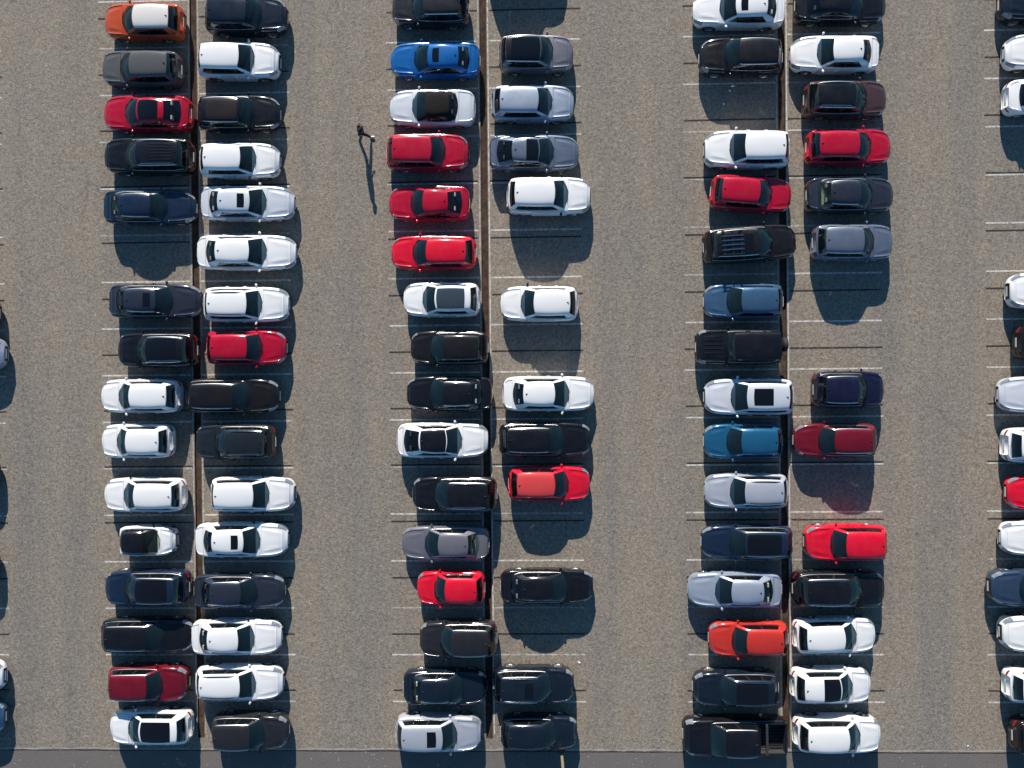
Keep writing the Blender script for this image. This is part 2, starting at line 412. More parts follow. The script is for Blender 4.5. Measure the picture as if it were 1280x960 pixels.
def build_type(kind):
    """returns a list of (part name, mesh, material key or 'PAINT'/'ROOF', location, parent part index, tag)"""
    s = Shape(kind); parts = []
    def add(name, me, m, loc=(0, 0, 0), par=None, tag=None, rot=0):
        parts.append((name, me, m, loc, par, tag, rot)); return len(parts) - 1
    st = stations(s); V = []; nS = len(SIDE); nT = len(TOPR)
    half = nS + nT; row = 2 * half + 1
    for f in st:
        hw = s.hw(f); sh = s.sh(f); x = s.X(f)
        end = max(sstep(.93, 1, f), 1 - sstep(0, .06, f))
        sg = 1 if f > .5 else -1
        prof = []
        for (h, m) in SIDE:
            z = SILL + (sh - SILL) * h; y = hw * m
            for c in (s.rw, s.fw):
                d = (f - c) * s.L; ra = s.wr + .045
                if abs(d) < ra: z = max(z, min(sh - .08, s.wr + math.sqrt(max(0, ra * ra - d * d))))
            k = .07 if sg > 0 else .06
            if kind in ('boxy', 'pickup'): k = .03
            xx = x - sg * k * min(1.6, ((z - .52) / .32) ** 2) * end
            prof.append((xx, y, z))
        for t in TOPR + [0]:
            z = s.top(f, t)
            k = .07 if sg > 0 else .06
            if kind in ('boxy', 'pickup'): k = .03
            xx = x - sg * (k * min(1.8, ((z - .52) / .32) ** 2) - (.03 * (1 - t) if sg > 0 else .02 * (1 - t))) * end
            prof.append((xx, hw * t, z))
        V += [(a, b, c) for a, b, c in prof] + [(a, -b, c) for a, b, c in reversed(prof[:-1])]
    groups = {}
    def put(n, f): groups.setdefault(n, []).append(f)
    for i in range(len(st) - 1):
        fm = (st[i] + st[i + 1]) / 2
        for j in range(row - 1):
            f = (i * row + j, (i + 1) * row + j, (i + 1) * row + j + 1, i * row + j + 1)
            left = j < half
            r = j if left else row - 2 - j      # quad index counted from the sill
            sd = 'L' if left else 'R'
            g = 'body'
            tmid = None
            if r >= nS - 1:
                k = r - (nS - 1)
                tv = ([SIDE[-1][1]] + TOPR + [0]); tmid = (tv[k] + tv[k + 1]) / 2
            if tmid is not None and tmid < .79:
                if s.rb + .035 < fm < s.wb - .065 and tmid < .72: continue          # open under the cabin
                if kind == 'pickup' and .03 < fm < s.rb - .015: continue             # open bed
                if fm > s.wb - .005 and fm < .957: g = 'hood'
                if kind in ('sedan', 'convertible', 'fastback') and .012 < fm < s.rb - .005: g = 'trunk_lid'
            if fm > .912 and fm < .985 and nS - 3 <= r <= nS - 0: g = 'headlight' + sd
            if fm < .045 and nS - 4 <= r <= nS - 4: g = 'tail_light' + sd
            if 1 <= r <= nS - 2:
                for di, d in enumerate(s.doors):
                    if d[0] < fm < d[1]:
                        mid = V[f[0]]
                        if not any(abs((fm - c) * s.L) < s.wr + .05 for c in (s.rw, s.fw)): g = 'door%d%s' % (di, sd)
            put(g, f)
    for end in (0, len(st) - 1):            # nose and tail faces
        b = end * row
        for j in range(half):
            a, c = b + j, b + j + 1; d, e = b + row - 1 - j, b + row - 2 - j
            if c == e: f = (a, c, d)
            else: f = (a, c, e, d)
            if end: f = tuple(reversed(f))
            if end: g = 'grille' if 2 <= j <= nS - 3 else 'front_bumper' if j < 2 else 'body'
            else: g = 'tailgate' if 3 <= j < nS else 'rear_bumper' if j < 3 else 'body'
            put(g, f)
    def sub(g): return V, groups.get(g, [])
    add('body', panel('body', *sub('body'), groove=0), 'PAINT')
    add('hood', panel('hood', *sub('hood')), 'PAINT')
    if 'trunk_lid' in groups: add('trunk_lid', panel('trunk_lid', *sub('trunk_lid')), 'PAINT')
    add('front_bumper', panel('front_bumper', *sub('front_bumper'), groove=.006), 'PAINT')
    add('rear_bumper', panel('rear_bumper', *sub('rear_bumper'), groove=.006), 'PAINT')
    gi = add('grille', panel('grille', *sub('grille'), groove=.01), 'black_plastic')
    tg = add('tailgate', panel('tailgate', *sub('tailgate'), groove=.01), 'PAINT')
    for sd in 'LR':
        for nm in ('headlight', 'tail_light'):
            vs, fs = sub(nm + sd)
            add(nm, panel(nm, vs, fs, .012, .010), 'lamp' if nm == 'headlight' else 'tail')
        for di in range(len(s.doors)):
            if 'door%d%s' % (di, sd) in groups:
                k = add('door', panel('door', *sub('door%d%s' % (di, sd)), groove=.010, drop=.012), 'PAINT')
                d = s.doors[di]; f = d[0] + .03; y = (s.hw(f) + .004) * (1 if sd == 'L' else -1)
                vs = []; fs = []
                box_v(-.09, .09, -.018, .018, -.014, .014, vs, fs)
                add('door_handle', mesh_from('door_handle', vs, fs, False), 'PAINT', (s.X(f), y, s.sh(f) - .13), k)
    # plates
    for nm, fx, par in (('number_plate', s.X(1) + .012, gi), ('number_plate', s.X(0) - .014, tg)):
        vs = []; fs = []; box_v(-.008, .008, -.26, .26, -.055, .055, vs, fs)
        add('number_plate', mesh_from('number_plate', vs, fs, False), 'plate', (fx, 0, .50 if fx > 0 else .66), par)
    # underbody
    vs = []; fs = []; box_v(s.X(.03), s.X(.965), -s.W * .30, s.W * .30, .20, .50, vs, fs); box_v(s.X(s.rw) + s.wr + .08, s.X(s.fw) - s.wr - .08, -s.W * .465, s.W * .465, .205, .40, vs, fs)
    add('underbody', mesh_from('underbody', vs, fs, False), 'under')
    # wheels
    r = s.wr
    tv, tf = lathe_y([(r * .66, .105), (r * .86, .112), (r * .97, .095), (r, .06), (r, -.06), (r * .97, -.095), (r * .66, -.105)])
    tyre = mesh_from('wheel', tv, tf)
    rv, rf_ = lathe_y([(r * .66, .108), (r * .62, .085), (r * .55, .06)], 20)
    for k in range(5):
        a = 2 * math.pi * k / 5; b = len(rv)
        for q, (rr, wdt) in enumerate(((.03, .04), (r * .60, .028))):
            for sg in (-1, 1):
                for yy in (.062, .09):
                    rv.append((rr * math.cos(a) - sg * wdt * math.sin(a), yy, rr * math.sin(a) + sg * wdt * math.cos(a)))
        rf_ += [(b + 1, b + 5, b + 7, b + 3), (b, b + 4, b + 5, b + 1), (b + 2, b + 3, b + 7, b + 6)]
    hv = [(r * .60 * math.cos(2 * math.pi * i / 16), .055, r * .60 * math.sin(2 * math.pi * i / 16)) for i in range(16)]
    rf_.append(tuple(range(len(rv), len(rv) + 16))); rv += hv
    rim = mesh_from('rim', rv, rf_, False)
    for f in (s.rw, s.fw):
        for sg in (-1, 1):
            k = add('wheel', tyre, 'rubber', (s.X(f), sg * (s.W / 2 - .195), r), None, None, 0 if sg > 0 else math.pi)
            add('rim', rim, 'alloy', (0, 0, 0), k)
    # mirrors
    px, py, pz = s.wsb(1)
    for sg in (-1, 1):
        vs = []; fs = []; n = 8
        prof = [(0, .02, .02), (.04, .045, .025), (.09, .07, .05), (.165, .07, .055), (.20, .04, .04)]
        for (yy, ax, az) in prof:
            for i in range(n):
                a = 2 * math.pi * i / n; vs.append((ax * math.cos(a) - .10 * yy, sg * yy, az * math.sin(a) + .35 * min(yy, .09)))
        for k in range(len(prof) - 1):
            for i in range(n):
                j = (i + 1) % n; q = (k * n + i, k * n + j, (k + 1) * n + j, (k + 1) * n + i); fs.append(q if sg > 0 else q[::-1])
        fs.append(tuple((len(prof) - 1) * n + i for i in range(n)))
        add('side_mirror', mesh_from('side_mirror', vs, fs), 'PAINT', (px - .10, sg * (s.W / 2 * .935), s.belt - .02))
    # ---- cabin
    NA, NT = 12, 8
    fr = []; 
    # windscreen: frame strips + glass
    def ws(t, u):
        p = lerp3(s.wsb(t), s.roofp(s.rf, t), u); b = math.sin(math.pi * u) * .035
        return (p[0] + b * .6, p[1], p[2] + b * .8)
    def rw(t, u):
        p = lerp3(s.rwb(t), s.roofp(s.rt, t), u); b = math.sin(math.pi * u) * (.05 if kind in ('sedan', 'fastback', 'convertible') else .025)
        return (p[0] - b * .6, p[1], p[2] + b * .8)
    def patch(fn, A, B, off=(0, 0, 0)):
        vs = [tuple(q + o for q, o in zip(fn(a, b), off)) for a in A for b in B]; n = len(B)
        fs = [(i * n + j, (i + 1) * n + j, (i + 1) * n + j + 1, i * n + j + 1) for i in range(len(A) - 1) for j in range(n - 1)]
        return vs, fs
    def lin(a, b, n): return [a + (b - a) * i / n for i in range(n + 1)]
    fv, ff = [], []
    def fadd(pf, flip=False):
        vs, fs = pf; b = len(fv); fv.extend(vs)
        ff.extend([tuple(b + i for i in (reversed(f) if flip else f)) for f in fs])
    tg_ = .945
    for (fn, u0, u1, tt, fl) in ((ws, 0.0, .955, tg_, False), (rw, .05, .93, .93, True)):
        for sg in (-1, 1):
            A = [sg * tt, sg * 1.0]; A = sorted(A); fadd(patch(fn, A, lin(0, 1, 8)), fl)
        fadd(patch(fn, lin(-tt, tt, 10), [u1, 1.0]), fl)
        if u0 > 0: fadd(patch(fn, lin(-tt, tt, 10), [0, u0]), fl)
    def side(sg):
        top0 = None
        def fn(a, b):
            f = s.rf + (s.rt - s.rf) * a
            tp = s.roofp(f, 1.0)
            w0 = s.wsb(1); r0 = s.rwb(1)
            x = w0[0] + (r0[0] - w0[0]) * a
            ff_ = x / s.L + .5
            endt = abs(2 * a - 1) ** 6
            yb = s.hw(ff_) * .865; yl = w0[1] if a < .5 else r0[1]
            y = yb + (yl - yb) * endt
            bp = (x, y, s.top(ff_, min(.89, y / s.hw(ff_))) - .015)
            q = lerp3(tp, bp, b); bu = math.sin(math.pi * b) * .035 + .022 * (1 - b) * sstep(0, .12, b)
            # match the windscreen's own bulge along the pillar edges
            e0 = (1 - sstep(0, .08, a)) ; e1 = sstep(.92, 1, a)
            bb = math.sin(math.pi * b)
            q = (q[0] + bb * .021 * e0 - bb * (.03 if kind in ('sedan', 'fastback', 'convertible') else .015) * e1, q[1] + bu * (1 - e0) * (1 - e1), q[2] + bb * .028 * e0 + bb * .02 * e1)
            return (q[0], sg * q[1], q[2])
        return fn
    B0, B1 = .14, .95
    pil = {}
    glass_parts = []
    for sg in (1, -1):
        fn = side(sg)
        al = sorted(set([0, 1] + [g for q in s.glass for g in q] + lin(0, 1, 14)))
        bl = [0, .05, .10, B0, .35, .55, .75, B1, 1]
        for i in range(len(al) - 1):
            am = (al[i] + al[i + 1]) / 2
            inside = any(q[0] < am < q[1] for q in s.glass)
            for j in range(len(bl) - 1):
                bmid = (bl[j] + bl[j + 1]) / 2
                if inside and B0 < bmid < B1: continue
                mid = s.glass[0][0] < am < s.glass[-1][1] and B0 < bmid < B1
                vs = [fn(al[i], bl[j]), fn(al[i + 1], bl[j]), fn(al[i + 1], bl[j + 1]), fn(al[i], bl[j + 1])]
                tv_, tf_ = pil.setdefault(round(sum(1 for q in s.glass if q[0] > am) + 10 * sg), ([], [])) if mid else (fv, ff)
                b = len(tv_); tv_.extend(vs); tf_.append((b, b + 1, b + 2, b + 3) if sg < 0 else (b + 3, b + 2, b + 1, b))
        for q in s.glass:
            A = sorted(set([q[0], q[1]] + [x for x in lin(0, 1, 14) if q[0] < x < q[1]]))
            vs, fs = patch(fn, A, [x for x in bl if B0 <= x <= B1], (0, -sg * .012, 0))
            glass_parts.append(mesh_from('side_window', vs, [f if sg < 0 else f[::-1] for f in fs]))
    for pv, pf in pil.values(): add('window_pillar', mesh_from('window_pillar', pv, pf), 'black_plastic')
    for sg in (1, -1):      # bright metal strip added for sun glints along roof edge and screen pillar
        fn = side(sg); vs = []; fs = []; A = lin(.0, .97, 16)
        for i, a in enumerate(A):
            for b, up in ((.015, 0), (.03, .012), (.085, .012), (.10, 0)):
                p = fn(a, b); vs.append((p[0], p[1] + sg * up * .5, p[2] + up))
            if i:
                q = (i - 1) * 4
                for k in range(3): f = (q + k, q + k + 1, q + k + 5, q + k + 4); fs.append(f if sg < 0 else f[::-1])
        add('roof_glint_trim', mesh_from('roof_glint_trim', vs, fs), 'glint_trim', tag='trim')
        vs = []; fs = []; A = lin(.03, .97, 16)  # second strip along the belt, likewise added for its glint
        for i, a in enumerate(A):
            for b, up in ((.945, 0.004), (.96, .014), (.985, .012)):
                p = fn(a, b); vs.append((p[0], p[1] + sg * up, p[2] + up * .5))
            if i:
                q = (i - 1) * 3
                for k in range(2): f = (q + k, q + k + 1, q + k + 4, q + k + 3); fs.append(f if sg < 0 else f[::-1])
        add('window_glint_trim', mesh_from('window_glint_trim', vs, fs), 'glint_trim', tag='trim')
    # roof: rim joined to the frame, panel on its own
    roof_t = [-1, -.975, -.94, -.89, -.82, -.7, -.5, -.25, 0, .25, .5, .7, .82, .89, .94, .975, 1]; roof_f = lin(s.rt, s.rf, 12)
    add('cabin_frame', mesh_from('cabin_frame', fv, ff), 'PAINT', tag='frame')
    vs, fs = patch(lambda f, t: s.roofp(f, t), roof_f, roof_t)
    add('roof', mesh_from('roof', vs, fs), 'ROOF')
    vs, fs = patch(ws, lin(-tg_, tg_, 10), lin(0.0, .955, 6), (0, 0, -.010))
    wi = add('windshield', mesh_from('windshield', vs, fs), 'windscreen')
    vs, fs = patch(rw, lin(-.93, .93, 10), lin(.05, .93, 6), (0, 0, -.010))
    add('rear_window', mesh_from('rear_window', vs, [f[::-1] for f in fs]), 'tinted')
    for me in glass_parts: add('side_window', me, 'tinted')
    # wipers
    for t0 in (-.55, .12):
        vs = []; fs = []
        p = Vector(ws(t0, .04)); q = Vector(ws(t0 + .62, .11)); up = Vector((.3, 0, .02)).normalized()
        n = 6
        for i in range(n + 1):
            c = Vector(ws(t0 + .62 * i / n, .04 + .07 * i / n)) + Vector((.01, 0, .012))
            for o in ((-.012, 0), (.012, 0), (0, .016)): vs.append((c.x + o[0], c.y, c.z + o[1]))
            if i: b = (i - 1) * 3; fs += [(b, b + 1, b + 4, b + 3), (b + 1, b + 2, b + 5, b + 4), (b + 2, b, b + 3, b + 5)]
        add('wiper', mesh_from('wiper', vs, fs, False), 'black_plastic')
    # antenna fin
    if kind not in ('convertible', 'boxy', 'twoseater'):
        p = s.roofp(s.rt + .03, 0)
        vs = [(-.06, -.028, 0), (.07, -.012, 0), (.07, .012, 0), (-.06, .028, 0), (-.055, -.008, .045), (-.055, .008, .045)]
        fs = [(0, 1, 4), (1, 2, 5, 4), (2, 3, 5), (3, 0, 4, 5)]
        add('antenna_fin', mesh_from('antenna_fin', vs, fs, False), 'black_plastic', p)
    # ---- interior
    zf = s.belt - .42
    vs = []; fs = []
    xf = s.X(s.wb) - .06; xr = s.X(max(s.rb, .03)) + .10; yw = s.W / 2 * .80
    box_v(xr, xf, -yw, yw, zf - .02, zf, vs, fs)
    add('cabin_floor', mesh_from('cabin_floor', vs, fs, False), 'interior')
    vs = []; fs = []
    x1 = s.wsb(.9)[0] - .02; prof = [(x1 - .62, s.belt - .30), (x1 - .60, s.belt - .04), (x1 - .50, s.belt + .01), (x1 - .2, s.belt), (x1 + .10, s.belt - .03)]
    for (x, z) in prof: vs += [(x, -yw, z), (x, yw, z)]
    for i in range(len(prof) - 1): fs.append((2 * i, 2 * i + 2, 2 * i + 3, 2 * i + 1))
    add('dashboard', mesh_from('dashboard', vs, fs, False), 'interior')
    vs, fs = [], []
    for i in range(16):
        for j in range(5):
            a = 2 * math.pi * i / 16; b = 2 * math.pi * j / 5; rr = .18 + .016 * math.cos(b); vs.append((.016 * math.sin(b), rr * math.cos(a), rr * math.sin(a)))
    for i in range(16):
        for j in range(5): fs.append((i * 5 + j, ((i + 1) % 16) * 5 + j, ((i + 1) % 16) * 5 + (j + 1) % 5, i * 5 + (j + 1) % 5))
    add('steering_wheel', mesh_from('steering_wheel', vs, fs), 'black_plastic', (x1 - .70, .36, s.belt - .07))
    def seat(wd):
        vs = []; fs = []
        box_v(-.05, .45, -wd, wd, 0, .16, vs, fs, .03)
        b = len(vs); bw = wd
        vs += [(-.02, -bw, .1), (.12, -bw, .1), (.12, bw, .1), (-.02, bw, .1), (-.26, -bw * .85, .60), (-.14, -bw * .85, .60), (-.14, bw * .85, .60), (-.26, bw * .85, .60)]
        fs += [tuple(b + i for i in f) for f in ((3, 2, 1, 0), (4, 5, 6, 7), (0, 1, 5, 4), (1, 2, 6, 5), (2, 3, 7, 6), (3, 0, 4, 7))]
        for c in ((0,) if wd < .4 else (-.38, .38)):
            box_v(-.28, -.17, c - .12, c + .12, .62, .80, vs, fs, .02)
        return mesh_from('seat', vs, fs, False)
    fsx = x1 - 1.28; fseat = seat(.25)
    for sg in (-1, 1): add('front_seat', fseat, 'SEAT', (fsx, sg * .37, zf))
    if kind not in ('twoseater',):
        add('rear_seat', seat(.60), 'SEAT', (max(fsx - .88, xr + .42), 0, zf + .02))
    # parcel shelf / load cover
    shx0 = xr - .02; shx1 = max(fsx - .88, xr + .42) - .2
    if shx1 > shx0 + .1:
        vs = []; fs = []; box_v(shx0, shx1, -yw * .92, yw * .92, s.belt - .04, s.belt - .01, vs, fs)
        add('parcel_shelf', mesh_from('parcel_shelf', vs, fs, False), 'interior', tag='shelf')
    # ---- optional roof parts (tagged)
    def cover(f0, f1, t, name, tag, m, z=.006):
        A = lin(f0, f1, 8); Bt = lin(-t, t, 10)
        vs, fs = patch(lambda f, q: s.roofp(f, q), A, Bt, (0, 0, z))
        n = len(vs); v2 = [(x, y, zz - z - .004) for x, y, zz in vs]
        vs2 = vs + v2; m_ = len(Bt)
        ring = [i for i in range(m_)] + [k * m_ + m_ - 1 for k in range(1, len(A))] + [(len(A) - 1) * m_ + k for k in range(m_ - 2, -1, -1)] + [k * m_ for k in range(len(A) - 2, 0, -1)]
        sf = [(ring[i], ring[(i + 1) % len(ring)], ring[(i + 1) % len(ring)] + n, ring[i] + n)[::-1] for i in range(len(ring))]
        me = mesh_from(name, vs2, fs + sf, False)
        add(name, me, m, tag=tag)
    rl = s.rf - s.rt
    cover(s.rf - rl * .36, s.rf - rl * .14, .62, 'sunroof', 'sunroof', 'roof_glass')
    cover(s.rf - rl * .60, s.rf - rl * .14, .66, 'sunroof', 'bigsun', 'roof_glass')
    cover(s.rt + rl * .16, s.rf - rl * .03, .86, 'glass_roof', 'pano', 'roof_glass')
    cover(s.rt + rl * .52, s.rf - rl * .01, .94, 'glass_roof', 'halfpano', 'roof_glass')
    for sg in (-1, 1):
        vs = []; fs = []; n = 10
        for i in range(n + 1):
            f = s.rt + rl * (.06 + .86 * i / n); p = s.roofp(f, .93 * sg)
            h = .045 * min(1, 6 * i / n, 6 * (n - i) / n)
            for (dy, dz) in ((-.018, 0), (.018, 0), (.016, h + .006), (-.016, h + .006)): vs.append((p[0], p[1] + dy, p[2] + dz))
            if i:
                b = (i - 1) * 4
                for k in range(4): fs.append((b + k, b + (k + 1) % 4, b + 4 + (k + 1) % 4, b + 4 + k))
        add('roof_rail', mesh_from('roof_rail', vs, fs, False), 'chrome', tag='rails')
    if kind in ('suv', 'boxy', 'pickup'):
        for q in (-.6, -.36, -.12, .12, .36, .6):
            vs = []; fs = []; n = 8
            for i in range(n + 1):
                p = s.roofp(s.rt + rl * (.14 + .52 * i / n), q)
                for dy, dz in ((-.03, 0), (-.02, .014), (.02, .014), (.03, 0)): vs.append((p[0], p[1] + dy, p[2] + dz))
                if i:
                    b = (i - 1) * 4; fs += [(b + k, b + k + 1, b + k + 5, b + k + 4)[::-1] for k in range(3)]
            add('roof_rib', mesh_from('roof_rib', vs, fs, False), 'PAINT', tag='ribs')
        # roof rack
        zt = s.H + .07
        for k in range(3):
            f = s.rt + rl * (.16 + .20 * k); x = s.X(f)
            vs = []; fs = []; box_v(x - .035, x + .035, -s.W * .31, s.W * .31, zt, zt + .03, vs, fs)
            add('rack_crossbar', mesh_from('rack_crossbar', vs, fs, False), 'black_plastic', tag='rack')
        for y in (-.60, -.36, -.12, .12, .36, .60):
            vs = []; fs = []; box_v(s.X(s.rt + rl * .10), s.X(s.rt + rl * .62), y - .03, y + .03, zt + .032, zt + .06, vs, fs)
            for xx in (s.X(s.rt + rl * .14), s.X(s.rt + rl * .54)):
                if abs(y) > .5: box_v(xx - .03, xx + .03, y - .02, y + .02, s.H - .06, zt + .03, vs, fs)
            add('rack_slat', mesh_from('rack_slat', vs, fs, False), 'chrome' if abs(y) < .5 else 'black_plastic', tag='rack')
    if kind == 'boxy':
        v_, f_ = lathe_y([(0.02, .13), (r * .5, .13), (r * .9, .12), (r, .06), (r, -.06), (r * .9, -.1), (.02, -.1)], 24)
        k = add('spare_wheel', mesh_from('spare_wheel', v_, f_), 'rubber', (s.X(0) - .14, -.12, .98), None, None, math.pi / 2)
        v_, f_ = lathe_y([(0.01, .15), (r * .55, .148), (r * .6, .135)], 20)
        add('wheel_cover', mesh_from('wheel_cover', v_, f_), 'chrome', (0, 0, 0), k)
        for q in (-.45, -.15, .15, .45):
            vs = []; fs = []
            for i in range(9):
                f = s.wb + .03 + (.955 - s.wb - .06) * i / 8; y = q * s.W / 2 * .8
                z = s.top(f, abs(y) / s.hw(f)); x = s.X(f)
                for dy, dz in ((-.03, 0.001), (-.02, .022), (.02, .022), (.03, 0.001)): vs.append((x, y + dy, z + dz))
                if i: b = (i - 1) * 4; fs += [(b + k, b + k + 1, b + k + 5, b + k + 4)[::-1] for k in range(3)]
            add('hood_rib', mesh_from('hood_rib', vs, fs, False), 'PAINT')
    if kind == 'pickup':
        x0, x1_, y, zt, zb = s.X(.03), s.X(s.rb - .015), s.W / 2 * .80, s.deck + .0, .62
        vs = [(x0, -y, zt), (x1_, -y, zt), (x1_, y, zt), (x0, y, zt), (x0, -y, zb), (x1_, -y, zb), (x1_, y, zb), (x0, y, zb)]
        add('cargo_bed', mesh_from('cargo_bed', vs, [(4, 5, 6, 7), (0, 1, 5, 4), (1, 2, 6, 5), (2, 3, 7, 6), (3, 0, 4, 7)], False), 'bed_liner')
        for q in range(9):
            yy = -y + .12 + q * (2 * y - .24) / 8; vs = []; fs = []
            box_v(x0 + .05, x1_ - .05, yy - .035, yy + .035, zb, zb + .02, vs, fs)
            add('bed_rib', mesh_from('bed_rib', vs, fs, False), 'under')
        for nm, a in (('sports_bar', x1_ - .28),):
            vs = []; fs = []; box_v(a - .06, a + .06, -y + .02, y - .02, zt + .16, zt + .22, vs, fs)
            box_v(a - .05, a + .05, -y - .02, -y + .06, zt - .02, zt + .19, vs, fs); box_v(a - .05, a + .05, y - .06, y + .02, zt - .02, zt + .19, vs, fs)
            add('roll_bar', mesh_from('roll_bar', vs, fs, False), 'bed_liner')
        for sg in (-1, 1):
            vs = []; fs = []; box_v(x0 - .04, x1_, sg * y - .045, sg * y + .075 * sg if sg > 0 else sg * y + .045, zt, zt + .03, vs, fs)
            add('bed_rail', mesh_from('bed_rail', vs, fs, False), 'black_plastic')
    return s, parts
LIB = {}
NAME = {'sedan': 'sedan_car', 'fastback': 'fastback_car', 'convertible': 'convertible_car', 'hatch': 'hatchback_car', 'wagon': 'station_wagon', 'suv': 'sport_utility_car', 'boxy': 'off_road_car', 'twoseater': 'two_seater_car', 'pickup': 'pickup_truck'}
OPT = {'sunroof', 'bigsun', 'pano', 'halfpano', 'rails', 'ribs', 'rack'}
TRIMMED = {'black', 'brownblack', 'charcoal', 'slate', 'slateblack', 'navy', 'darknavy', 'inkblue', 'steelnavy', 'darkred', 'bluegrey', 'grey', 'charcoalblue', 'brown'}
def place_car(x, y, a, L, kind, pnt, opts, label):
    if kind not in LIB: LIB[kind] = build_type(kind)
    s, parts = LIB[kind]
    os_ = {o for o in opts.split(',') if o}
    roof = pnt
    for o in os_:
        if o.startswith('roof='): roof = {'white': 'creamroof', 'black': 'black', 'coral': 'coral', 'softtop': 'softtop'}[o[5:]]
    root = bpy.data.objects.new(NAME[kind], None); col.objects.link(root)
    root.empty_display_size = .3
    root.location = (x, y, .009); root.rotation_euler = (0, 0, a)
    root.scale = (L / s.L, random.uniform(.975, 1.02), random.uniform(.97, 1.03))
    root['label'] = label; root['category'] = 'pickup truck' if kind == 'pickup' else 'car'; root['group'] = 'cars parked in rows'
    seatm = 'seat_red' if 'redseats' in os_ else random.choice(['seat_dark', 'seat_grey', 'seat_dark', 'seat_light'])
    made = {}
    light = pnt in ('white', 'silverwhite', 'silver', 'paleblue', 'grey', 'bluegrey', 'red', 'brightred')
    for i, (nm, me, m, loc, par, tag, rot) in enumerate(parts):
        if tag in OPT and tag not in os_: continue
        if tag == 'trim' and (pnt not in TRIMMED or (nm == 'roof_glint_trim' and (x * 3.1 + y * 1.7) % 1 < .25)): continue
        if nm == 'antenna_fin' and ('pano' in os_ or 'softtop' in opts): continue
        if m == 'PAINT':
            mm = PAINT[pnt]
            if nm in ('side_mirror',) and pnt in ('white', 'red') and (x * 7 + y * 3) % 3 < .7: mm = M['black_plastic']
            if tag == 'frame' and roof in ('black', 'softtop') and kind in ('twoseater', 'convertible'): mm = PAINT[roof]
        elif m == 'ROOF': mm = PAINT[roof]
        elif m == 'SEAT': mm = M[seatm]
        elif tag == 'pano' or tag == 'halfpano':
            mm = PAINT['greyroof'] if 'greyroof' in os_ else PAINT['brownroof'] if 'brownroof' in os_ else M['roof_glass']
        elif tag == 'shelf' and 'paleglass' in os_: mm = M['shelf_reflection']
        elif nm == 'rear_window' and 'paleglass' in os_: mm = M['pale_glass']
        elif nm == 'roof_rail': mm = M['chrome'] if pnt not in ('white', 'silver', 'navy') else M['black_plastic']
        elif nm == 'windshield' and kind == 'twoseater': mm = M['pale_glass']
        else: mm = M[m]
        if not me.materials: me.materials.append(mm)
        o = bpy.data.objects.new(nm, me); col.objects.link(o)
        o.material_slots[0].link = 'OBJECT'; o.material_slots[0].material = mm
        o.location = loc; o.rotation_euler = (0, 0, rot)
        o.parent = made[par] if par is not None and par in made else root
        if nm == 'roof' and roof != pnt: o['label'] = {'creamroof': 'off-white roof', 'black': 'black roof', 'coral': 'pale coral roof', 'softtop': 'black canvas soft top'}[roof]
        made[i] = o
    return root
